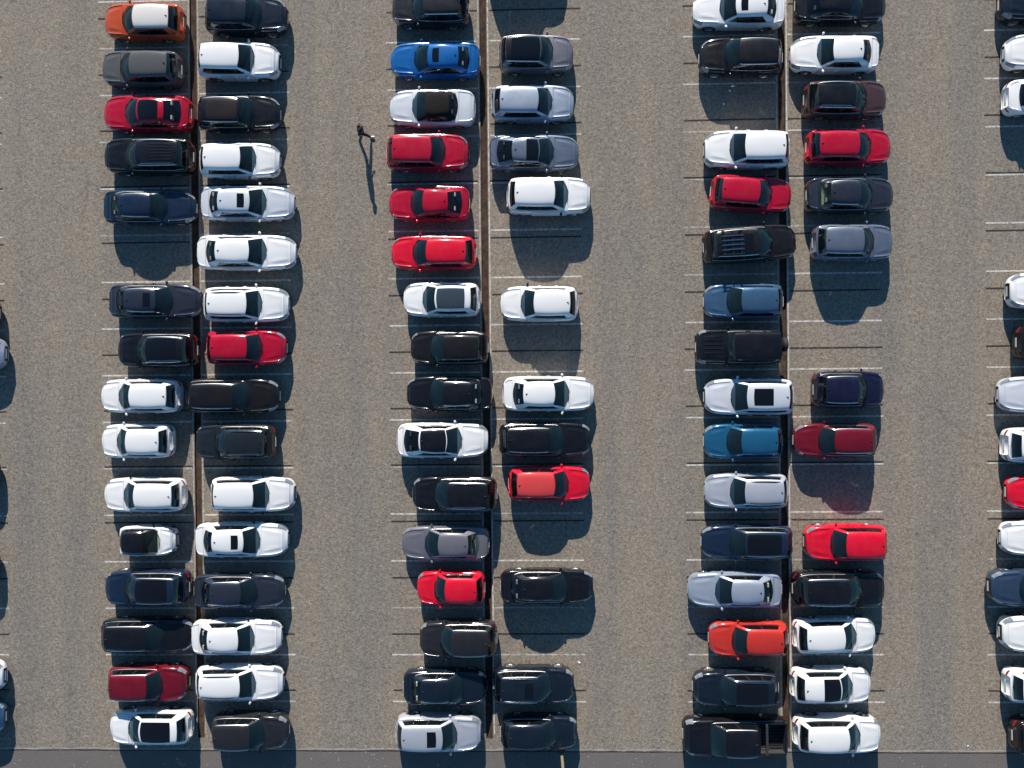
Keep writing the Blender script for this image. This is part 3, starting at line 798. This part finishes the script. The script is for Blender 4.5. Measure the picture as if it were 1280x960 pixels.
CARS = [
(-21.00,19.72,3.1201,4.31,'hatch','orange','roof=white','orange hatchback with a white roof facing left, above the grey SUV'),
(-21.15,17.14,3.1217,4.35,'suv','matte_grey','','matte mid grey SUV facing left, below the orange hatchback'),
(-20.89,14.73,3.1232,4.84,'fastback','red','pano','red saloon with black glass roof panel facing left, below the grey SUV'),
(-20.81,12.36,3.1247,4.89,'suv','black','rails,ribs','black SUV with ribbed roof and rails facing left, below the red car with black roof'),
(-20.82,9.60,-0.0152,5.02,'sedan','navy','paleglass','navy saloon with a pale reflecting rear window'),
(-20.57,4.47,-0.0120,5.03,'sedan','slate','sunroof','dark slate saloon with small sunroof facing right, above the black glass-roof SUV'),
(-20.45,1.79,3.1312,4.36,'suv','black','pano,rails','black SUV with a long glass roof facing left, below the slate saloon'),
(-21.43,-0.71,3.1328,4.41,'hatch','white','bigrear','white hatchback with large black rear window facing left, below the black glass-roof SUV'),
(-21.66,-3.17,3.1343,3.92,'hatch','white','','small plain white hatchback facing left, below the white hatchback'),
(-21.30,-6.12,3.1362,4.46,'wagon','white','','white estate car facing left, below the small white hatchback'),
(-21.13,-8.64,-0.0039,3.08,'twoseater','white','roof=black,redseats','tiny white two-seater with black roof and red seats'),
(-21.18,-11.19,3.1393,4.64,'suv','navy','pano,rails','navy SUV with black glass roof facing left, below the tiny two-seater'),
(-21.24,-13.84,-0.0006,5.04,'wagon','black','','long black estate car facing right, below the navy SUV'),
(-21.20,-16.44,0.0010,4.37,'suv','darkred','','dark red SUV facing right, below the black estate'),
(-21.12,-18.87,3.1441,4.51,'hatch','white','pano','white hatchback with long black glass roof facing left, below the dark red SUV'),
(-15.38,19.90,-0.0217,4.45,'suv','darknavy','','dark navy SUV facing right, above the white SUV'),
(-15.81,17.47,-0.0299,4.46,'suv','white','','plain white SUV facing right, below the dark navy SUV'),
(-15.84,14.63,-0.0184,4.46,'wagon','black','pano,brownroof','black estate car with brown-black glass roof facing right, below the white SUV'),
(-15.82,12.06,-0.0168,4.37,'hatch','white','','white hatchback facing right, below the black estate'),
(-15.41,9.74,-0.0153,5.08,'sedan','silverwhite','sunroof','pearl white saloon with small dark sunroof facing right, below the white hatchback'),
(-15.51,7.07,-0.0137,5.39,'sedan','white','','long plain white saloon facing right, below the pearl white saloon'),
(-15.56,4.23,-0.0119,4.64,'wagon','white','rails','white estate car with roof rails facing right, below the long white saloon'),
(-15.57,1.87,-0.0104,4.33,'hatch','red','','plain red hatchback facing right, below the white estate'),
(-16.37,-0.75,-0.0088,5.09,'wagon','brownblack','','long brown-black estate car facing right, below the red hatchback'),
(-16.22,-3.25,3.1343,4.38,'suv','slateblack','rails','slate-black SUV with bright roof rail facing left, below the brown-black estate'),
(-15.30,-6.11,-0.0055,4.60,'suv','white','','plain white SUV facing right, below the slate-black SUV'),
(-15.95,-8.61,-0.0039,5.05,'sedan','white','sunroof','white saloon with black sunroof facing right, below the white SUV'),
(-16.12,-11.42,-0.0022,4.96,'sedan','slate','','dark slate-blue saloon facing right, below the white saloon'),
(-16.30,-13.93,-0.0006,4.92,'sedan','white','','plain white saloon facing right, below the slate saloon'),
(-16.18,-16.44,0.0010,4.79,'wagon','white','rails','white estate car with roof rails facing right, below the white saloon'),
(-15.58,-19.08,0.0026,4.17,'suv','charcoal','','charcoal SUV facing right, below the white estate'),
(-5.30,20.12,3.1196,4.14,'suv','charcoal','','charcoal SUV cut by the top edge facing left, above the bright blue saloon'),
(-5.07,17.30,3.1214,4.83,'sedan','blue','sunroof','bright blue saloon with dark sunroof facing left, below the charcoal SUV'),
(-5.25,14.74,3.1230,4.62,'convertible','silverwhite','roof=softtop','pearl white convertible with closed black soft top'),
(-5.53,12.32,-0.0171,4.45,'suv','red','','red SUV facing right, below the pearl soft-top car'),
(-5.47,9.58,3.1262,4.36,'fastback','red','','red fastback coupe with black rear window facing left, below the red SUV'),
(-5.26,6.89,3.1279,4.58,'hatch','brightred','','bright red hatchback facing left, below the red fastback'),
(-4.85,4.36,3.1295,4.14,'hatch','white','pano,greyroof','white hatchback with grey glass roof facing left, below the bright red hatchback'),
(-4.46,1.75,3.1312,4.19,'hatch','brownblack','','glossy brown-black hatchback facing left, below the white grey-roofed hatchback'),
(-4.48,-0.73,3.1327,4.62,'sedan','black','','glossy black saloon facing left, below the black hatchback'),
(-4.88,-3.25,-0.0073,4.93,'fastback','white','roof=black','white fastback with black glass roof facing right, below the black saloon'),
(-4.25,-6.17,3.1361,4.58,'suv','black','rails','black SUV with bright roof rails facing left, below the white fastback'),
(-4.78,-8.83,3.1378,4.72,'sedan','grey','paleglass','mid grey saloon facing left, below the black railed SUV'),
(-4.50,-11.27,3.1393,3.67,'hatch','brightred','','small bright red hatchback facing left, below the grey saloon'),
(-4.13,-14.02,3.1411,4.19,'suv','charcoal','','charcoal SUV facing left, below the small red hatchback'),
(-4.86,-16.65,0.0011,4.55,'sedan','darknavy','','dark navy saloon facing right, below the charcoal SUV'),
(-5.26,-19.14,0.0027,4.68,'suv','silver','sunroof','silver SUV with square sunroof facing right, below the dark navy saloon'),
(-0.15,22.76,-0.0237,4.19,'suv','black','','black SUV above the top edge, only its shadow in view'),
(0.38,17.49,-0.0204,3.98,'suv','grey','roof=black,pano','grey SUV with black roof facing right, above the pale blue hatchback'),
(0.18,14.86,-0.0187,4.41,'hatch','paleblue','','pale silver-blue hatchback facing right, below the grey black-roofed SUV'),
(0.22,12.22,-0.0171,4.80,'fastback','bluegrey','halfpano','blue-grey saloon with black front roof facing right, below the pale blue hatchback'),
(1.00,9.87,-0.0156,4.50,'suv','white','','white SUV facing right, below the blue-grey saloon'),
(0.43,4.08,3.1297,4.16,'hatch','white','','white hatchback facing left, empty bays above and below'),
(0.88,-0.78,-0.0089,4.90,'sedan','white','','plain white saloon facing right, above the black estate'),
(0.67,-3.25,-0.0073,4.94,'wagon','black','','long glossy black estate car facing right, below the white saloon'),
(0.88,-5.64,-0.0058,4.38,'hatch','brightred','roof=coral','red hatchback with paler coral roof facing right, below the black estate'),
(0.70,-11.20,-0.0023,4.99,'sedan','black','','long glossy black saloon facing right, empty bays above and below'),
(-0.06,-16.51,0.0010,4.35,'suv','darknavy','sunroof,rails','dark navy SUV with open sunroof facing right, above the dark navy hatchback'),
(0.20,-19.12,0.0027,4.13,'hatch','darknavy','','dark navy hatchback facing right, below the dark navy SUV'),
(11.26,19.67,3.1197,4.86,'sedan','white','sunroof','white saloon with dark sunroof cut by top edge'),
(11.35,17.14,3.1213,4.39,'suv','brownblack','','brown-black SUV facing left, below the white saloon'),
(11.63,12.20,3.1244,4.52,'suv','white','','white SUV facing left, above the crooked red hatchback'),
(11.83,9.83,-0.0860,4.28,'hatch','red','','red hatchback parked askew facing right, below the white SUV'),
(11.74,7.13,0.0560,4.92,'suv','brownblack','sunroof,rack','dark olive-brown SUV parked askew with roof rack'),
(11.40,4.08,3.1296,4.19,'hatch','steelblue','','steel blue hatchback facing left, below the crooked dark SUV'),
(11.08,1.63,3.1311,4.45,'boxy','black','','boxy black off-roader with rear spare wheel facing left, below the steel blue hatchback'),
(11.64,-1.04,3.1328,4.74,'suv','silverwhite','bigsun','pearl white SUV with large black sunroof facing left, below the boxy black off-roader'),
(11.32,-3.41,3.1447,4.15,'hatch','tealblue','','teal-blue hatchback facing left, below the pearl white SUV'),
(11.47,-6.09,3.1360,4.41,'wagon','silver','rails','silver estate car facing left, below the teal-blue hatchback'),
(11.49,-8.85,3.1378,4.84,'wagon','navy','pano','navy estate car with black glass roof facing left, below the silver estate'),
(10.81,-11.39,3.1394,4.97,'sedan','paleblue','','pale silver-blue saloon facing left, below the navy estate'),
(11.52,-14.03,3.1411,4.20,'hatch','orangered','','orange-red hatchback facing left, below the pale silver-blue saloon'),
(10.81,-16.67,3.1427,4.54,'suv','darknavy','pano,rails','dark navy SUV with black glass roof facing left, below the orange-red hatchback'),
(10.75,-19.27,3.1444,5.49,'pickup','black','','black crew-cab pickup truck with open bed facing left, below the dark navy SUV'),
(16.64,19.80,-0.0221,4.79,'sedan','black','','black saloon cut by top edge facing right, above the white saloon'),
(16.32,17.21,3.1212,4.62,'sedan','white','','plain white saloon facing left, below the black saloon'),
(16.84,14.76,-0.0189,4.32,'suv','brown','roof=black,rails','maroon-brown SUV with black railed roof facing right, below the white saloon'),
(17.01,12.23,-0.0173,4.45,'hatch','red','','red hatchback facing right, below the brown SUV'),
(17.06,9.67,-0.0156,4.58,'sedan','charcoalblue','paleglass','charcoal-blue saloon facing right, below the red hatchback'),
(17.19,7.14,-0.0140,4.20,'suv','bluegrey','','pale-roofed blue-grey SUV facing right, below the charcoal-blue saloon'),
(16.92,-0.70,-0.0090,3.69,'suv','inkblue','','small ink blue SUV facing right, above the dark red hatchback'),
(16.20,-3.40,3.1343,4.34,'hatch','darkred','','dark cherry red hatchback facing left, below the small ink blue SUV'),
(16.70,-8.87,3.1378,4.29,'suv','brightred','','bright red SUV facing left, above the black SUV'),
(16.32,-11.36,-0.0022,4.85,'suv','black','rails','glossy black SUV facing right, below the bright red SUV'),
(16.11,-13.86,0.0294,4.30,'hatch','white','','white hatchback facing right, below the black SUV'),
(15.90,-16.54,0.0114,4.18,'hatch','white','halfpano','white hatchback with black front half roof facing right, below the white hatchback'),
(16.20,-19.13,0.0027,4.56,'suv','white','','plain white SUV facing right, below the black-fronted-roof white hatchback'),
(27.22,19.66,3.1195,4.35,'suv','darknavy','','dark navy SUV cut by top right corner'),
(27.45,17.06,3.1211,4.35,'hatch','white','','white hatchback cut by right edge facing left, below the dark navy SUV'),
(27.48,14.69,-0.0189,4.35,'sedan','white','','white saloon cut by right edge facing right, below the white hatchback'),
(27.55,4.44,3.1292,4.27,'suv','white','','white SUV cut by right edge facing left, above the black SUV'),
(27.88,1.71,-0.0106,4.18,'suv','black','','black SUV with red tail lamps cut by right edge'),
(27.15,-1.05,3.1327,4.53,'sedan','silverwhite','','pearl white saloon cut by right edge facing left, below the black SUV'),
(27.30,-3.74,-0.0071,4.36,'hatch','white','pano','white hatchback with black glass roof facing right, below the pearl saloon'),
(27.41,-6.26,3.1361,4.28,'hatch','brightred','','bright red hatchback cut by right edge facing left, below the black-roofed white hatchback'),
(27.19,-8.69,3.1376,4.45,'sedan','white','','white saloon cut by right edge facing left, below the red hatchback'),
(26.63,-11.30,3.1393,4.62,'suv','steelnavy','','steel-navy SUV cut by right edge facing left, below the white saloon'),
(27.12,-13.74,3.1409,4.45,'suv','white','','white SUV cut by right edge facing left, below the steel-navy SUV'),
(27.23,-16.52,0.0011,4.20,'hatch','white','','white hatchback cut by right edge facing right, below the white SUV'),
(27.64,-19.22,0.0028,4.37,'suv','brownblack','','brown-black SUV cut by right edge facing right, below the white hatchback'),
(-31.66,3.94,-0.0116,4.51,'hatch','darkred','','dark red hatchback, only its nose at left edge'),
(-31.42,1.72,-0.0102,4.69,'sedan','paleblue','','pale blue saloon, only its nose at left edge'),
(-31.96,-4.91,-0.0062,4.70,'suv','navy','','navy SUV, only its shadow in view at left edge'),
(-32.08,-9.97,-0.0030,4.79,'suv','charcoal','','charcoal SUV, only its shadow in view at left edge'),
(-31.71,-16.14,0.0008,4.70,'hatch','white','','white hatchback, only its nose at left edge'),
(-31.70,-18.41,0.0022,4.70,'sedan','steelblue','','steel blue saloon, only its nose at left edge'),
]
for c in CARS: place_car(*c)

# ---------------------------------------------------------------- walking person
def skin_obj(name, pts, edges, radii, parent, m, sub=2, root=0):
    me = bpy.data.meshes.new(name); me.from_pydata(pts, edges, [])
    o = bpy.data.objects.new(name, me); col.objects.link(o)
    o.modifiers.new('skin', 'SKIN'); sm = o.modifiers.new('sub', 'SUBSURF'); sm.levels = sub; sm.render_levels = sub
    for i, r in enumerate(radii):
        r = r if isinstance(r, tuple) else (r, r)
        me.skin_vertices[0].data[i].radius = r
    me.skin_vertices[0].data[root].use_root = True
    dg = bpy.context.evaluated_depsgraph_get(); dg.update()
    m2 = bpy.data.meshes.new_from_object(o.evaluated_get(dg)); m2.name = name
    bpy.data.objects.remove(o); 
    for p in m2.polygons: p.use_smooth = True
    m2.materials.clear(); m2.materials.append(m)
    return link(name, m2, parent)
def ellipsoid(c, r, nu=14, nv=9, fn=None):
    vs = []; fs = []
    for j in range(nv + 1):
        ph = math.pi * j / nv
        for i in range(nu):
            a = 2 * math.pi * i / nu
            p = Vector((r[0] * math.sin(ph) * math.cos(a), r[1] * math.sin(ph) * math.sin(a), r[2] * math.cos(ph)))
            if fn: p = fn(p)
            vs.append((c[0] + p.x, c[1] + p.y, c[2] + p.z))
    for j in range(nv):
        for i in range(nu): k = (i + 1) % nu; fs.append((j * nu + i, (j + 1) * nu + i, (j + 1) * nu + k, j * nu + k))
    return vs, fs
def person():
    root = bpy.data.objects.new('person', None); col.objects.link(root)
    root.location = (-9.12, 13.50, .004); root.rotation_euler = (0, 0, R(5)); root.scale = (1.04, 1.12, 1.02)
    root['label'] = 'person in dark clothes and white shoes walking across the empty aisle, casting a long shadow'
    root['category'] = 'person'
    skin = simple('skin', (.42, .24, .17), .55); cloth = simple('black_jacket_cloth', (.018, .018, .022), .85, var=.2, scale=20)
    trou = simple('dark_trouser_cloth', (.022, .024, .032), .85, var=.2, scale=20); hair = simple('dark_hair', (.012, .009, .007), .6)
    shoe = simple('white_shoe', (.78, .78, .76), .5)
    # faces +x, mid-stride: left foot (+y) back, right foot forward
    hipz = .90
    P = [(0, 0, hipz + .04), (.01, 0, 1.12), (.03, 0, 1.32), (.04, 0, 1.43), (.065, 0, 1.56),
         (0, .09, hipz - .02), (-.06, .09, .50), (-.30, .085, .12), (-.24, .085, .055),          # left leg, trailing
         (0, -.09, hipz - .02), (.20, -.09, .50), (.33, -.085, .10), (.37, -.085, .055),         # right leg, leading
         (.03, .175, 1.39), (.06, .205, 1.12), (.20, .19, .93),                                    # left arm swings forward
         (.03, -.175, 1.39), (-.05, -.205, 1.12), (-.08, -.215, .87)]                               # right arm swings back
    E = [(0, 1), (1, 2), (2, 3), (3, 4), (0, 5), (5, 6), (6, 7), (7, 8), (0, 9), (9, 10), (10, 11), (11, 12), (2, 13), (13, 14), (14, 15), (2, 16), (16, 17), (17, 18)]
    Rr = [(.13, .15), (.12, .14), (.13, .16), (.085, .085), (.062, .065), (.095, .095), (.062, .062), (.042, .042), (.04, .04), (.095, .095), (.062, .062), (.042, .042), (.04, .04),
          (.062, .062), (.043, .043), (.030, .030), (.062, .062), (.043, .043), (.030, .030)]
    body = skin_obj('body', P, E, Rr, root, skin)
    # clothing shells
    jp = [P[i] for i in (0, 1, 2, 3, 13, 14, 16, 17)] + [lerp3(P[14], P[15], .45), lerp3(P[17], P[18], .85)]
    skin_obj('jacket', jp, [(0, 1), (1, 2), (2, 3), (2, 4), (4, 5), (5, 8), (2, 6), (6, 7), (7, 9)], [(.165, .178), (.152, .168), (.165, .186), (.10, .115), .080, .060, .080, .060, .050, .046], root, cloth)
    tp = [(0, 0, hipz + .06)] + [P[i] for i in (5, 6, 7, 9, 10, 11)]
    skin_obj('trousers', tp, [(0, 1), (1, 2), (2, 3), (0, 4), (4, 5), (5, 6)], [(.14, .158), .108, .080, .066, .108, .080, .066], root, trou)
    for (x, y, z, pitch) in ((-.22, .085, .075, -.55), (.42, -.085, .055, .15)):
        def f(p): 
            p.z = p.z * (1.0 if p.x < .02 else .8); p.y *= 1.0 + .15 * (p.x > 0)
            q = Matrix.Rotation(-pitch, 3, 'Y') @ p; return q
        vs, fs = ellipsoid((x, y, z), (.145, .052, .055), fn=f); me = mesh_from('shoe', vs, fs); me.materials.append(shoe); link('shoe', me, root)
    # head with brow, nose, chin, ears
    def hd(p):
        q = p.copy()
        if p.z < 0: q.x *= .92 + .1 * (p.x > 0); q.y *= 1 + p.z * 1.6
        if p.x > .07 and abs(p.y) < .025 and -.045 < p.z < .01: q.x += .022
        if p.x > .06 and .0 < p.z < .03 and abs(abs(p.y) - .035) < .02: q.x -= .008
        return q
    vs, fs = ellipsoid((.085, 0, 1.625), (.098, .078, .122), 28, 18, hd)
    h = mesh_from('head', vs, fs); h.materials.append(skin); ho = link('head', h, root)
    vs, fs = [], []
    for sg in (-1, 1):
        v, f = ellipsoid((.08, sg * .079, 1.62), (.025, .010, .033), 8, 6); b = len(vs); vs += v; fs += [tuple(b + i for i in q) for q in f]
        me = mesh_from('ear', v, f); me.materials.append(skin); link('ear', me, ho)
        v, f = ellipsoid((.175, sg * .032, 1.635), (.012, .014, .010), 8, 6); me = mesh_from('eye', v, f); me.materials.append(M['plate']); link('eye', me, ho)
    v, f = ellipsoid((.170, 0, 1.562), (.012, .026, .007), 8, 5); me = mesh_from('mouth', v, f); me.materials.append(M['seat_red']); link('mouth', me, ho)
    def hh(p):
        q = p.copy()
        if p.x > .03 and p.z < .05: q.x = .03 + (p.x - .03) * .1; 
        if p.z < -.03 and p.x > -.02: q.y *= .6
        return q
    vs, fs = ellipsoid((.072, 0, 1.645), (.108, .090, .122), 24, 16, hh); me = mesh_from('hair', vs, fs); me.materials.append(hair); link('hair', me, root)
    # hands: palm and five fingers
    for (wx, wy, wz), dr in ((P[15], Vector((.9, -.1, -.35))), (P[18], Vector((-.35, 0, -.95)))):
        dr = dr.normalized(); side_ = Vector((0, 1, 0)); sdv = dr.cross(side_).normalized()
        c0 = Vector((wx, wy, wz)); c1 = c0 + dr * .05; pts = [c0, c1]; ed = [(0, 1)]; rad = [(.024, .030), (.020, .036)]
        for k, (o, ln) in enumerate(((-.030, .068), (-.010, .080), (.011, .076), (.030, .060))):
            b = len(pts); a0 = c1 + sdv * o + dr * .035
            pts += [a0, a0 + dr * ln * .5 + side_ * .006, a0 + dr * ln * .9 + side_ * .022]; ed += [(1, b), (b, b + 1), (b + 1, b + 2)]; rad += [.010, .009, .008]
        b = len(pts); t0 = c0 + sdv * -.035 + dr * .02
        pts += [t0, t0 + dr * .035 + sdv * -.018, t0 + dr * .058 + sdv * -.020]; ed += [(0, b), (b, b + 1), (b + 1, b + 2)]; rad += [.011, .010, .008]
        skin_obj('hand', [tuple(p) for p in pts], ed, rad, root, skin, 1)
person()

# ---------------------------------------------------------------- post at the lower edge, litter
def lathe_z(profile, n=16):
    vs = []; fs = []; m = len(profile)
    for i in range(n):
        a = 2 * math.pi * i / n
        for r, z in profile: vs.append((r * math.cos(a), r * math.sin(a), z))
    for i in range(n):
        j = (i + 1) % n
        for k in range(m - 1): fs.append((i * m + k, j * m + k, j * m + k + 1, i * m + k + 1))
    return vs, fs
def post():
    root = bpy.data.objects.new('marker_post', None); col.objects.link(root); root.location = (1.44, -20.42, .008)
    root['label'] = 'tan marker post in the car shade at the bottom edge, below the dark navy hatchback'; root['category'] = 'post'
    tan = simple('weathered_tan_paint', (.20, .165, .10), .7, var=.25, scale=6)
    vs, fs = lathe_z([(.08, .02), (.08, 2.3), (.075, 2.42)]); me = mesh_from('pole', vs, fs); me.materials.append(tan); link('pole', me, root)
    vs, fs = lathe_z([(.075, 2.42), (.065, 2.47), (.04, 2.50), (0, 2.505)]); me = mesh_from('cap', vs, fs); me.materials.append(M['black_plastic']); link('cap', me, root)
    vs, fs = lathe_z([(.19, 0), (.19, .03), (.12, .05), (.08, .06)]); me = mesh_from('foot', vs, fs); me.materials.append(M['drain_side']); link('foot', me, root)
post()
paper = simple('crumpled_paper', (.72, .74, .78), .8)
def litter(x, y, r, label, seed):
    rnd = random.Random(seed); vs = []; fs = []; n = 9
    vs.append((0, 0, r * .35))
    for ring, (rr, z) in enumerate(((.5, .5), (1, .15))):
        for i in range(n):
            a = 2 * math.pi * i / n; q = rr * r * rnd.uniform(.6, 1.2); vs.append((q * math.cos(a), q * math.sin(a) * .8, z * r * rnd.uniform(.1, .9)))
    for i in range(n):
        j = (i + 1) % n; fs += [(0, 1 + i, 1 + j), (1 + i, 1 + n + i, 1 + n + j, 1 + j)]
    me = mesh_from('paper_litter', vs, fs, False); me.materials.append(paper)
    o = link('paper_litter', me); o.location = (x, y, .013); o['label'] = label; o['category'] = 'paper scrap'; o['group'] = 'scraps of litter on the ground'
litter(11.08, 15.90, .14, 'largest white paper scrap in the shade below the brown-black SUV, fifth file', 1)
litter(10.92, 15.64, .09, 'small pale scrap just below the largest paper scrap, fifth file', 2)
litter(10.60, 14.92, .07, 'tiny pale scrap lying alone in the shade of the brown-black SUV', 3)
litter(2.45, -16.8+1.2, .09, 'small white scrap right of the dark navy SUV with open sunroof', 4)
litter(23.5, -20.15, .06, 'tiny white scrap by the road seam at lower right', 5)
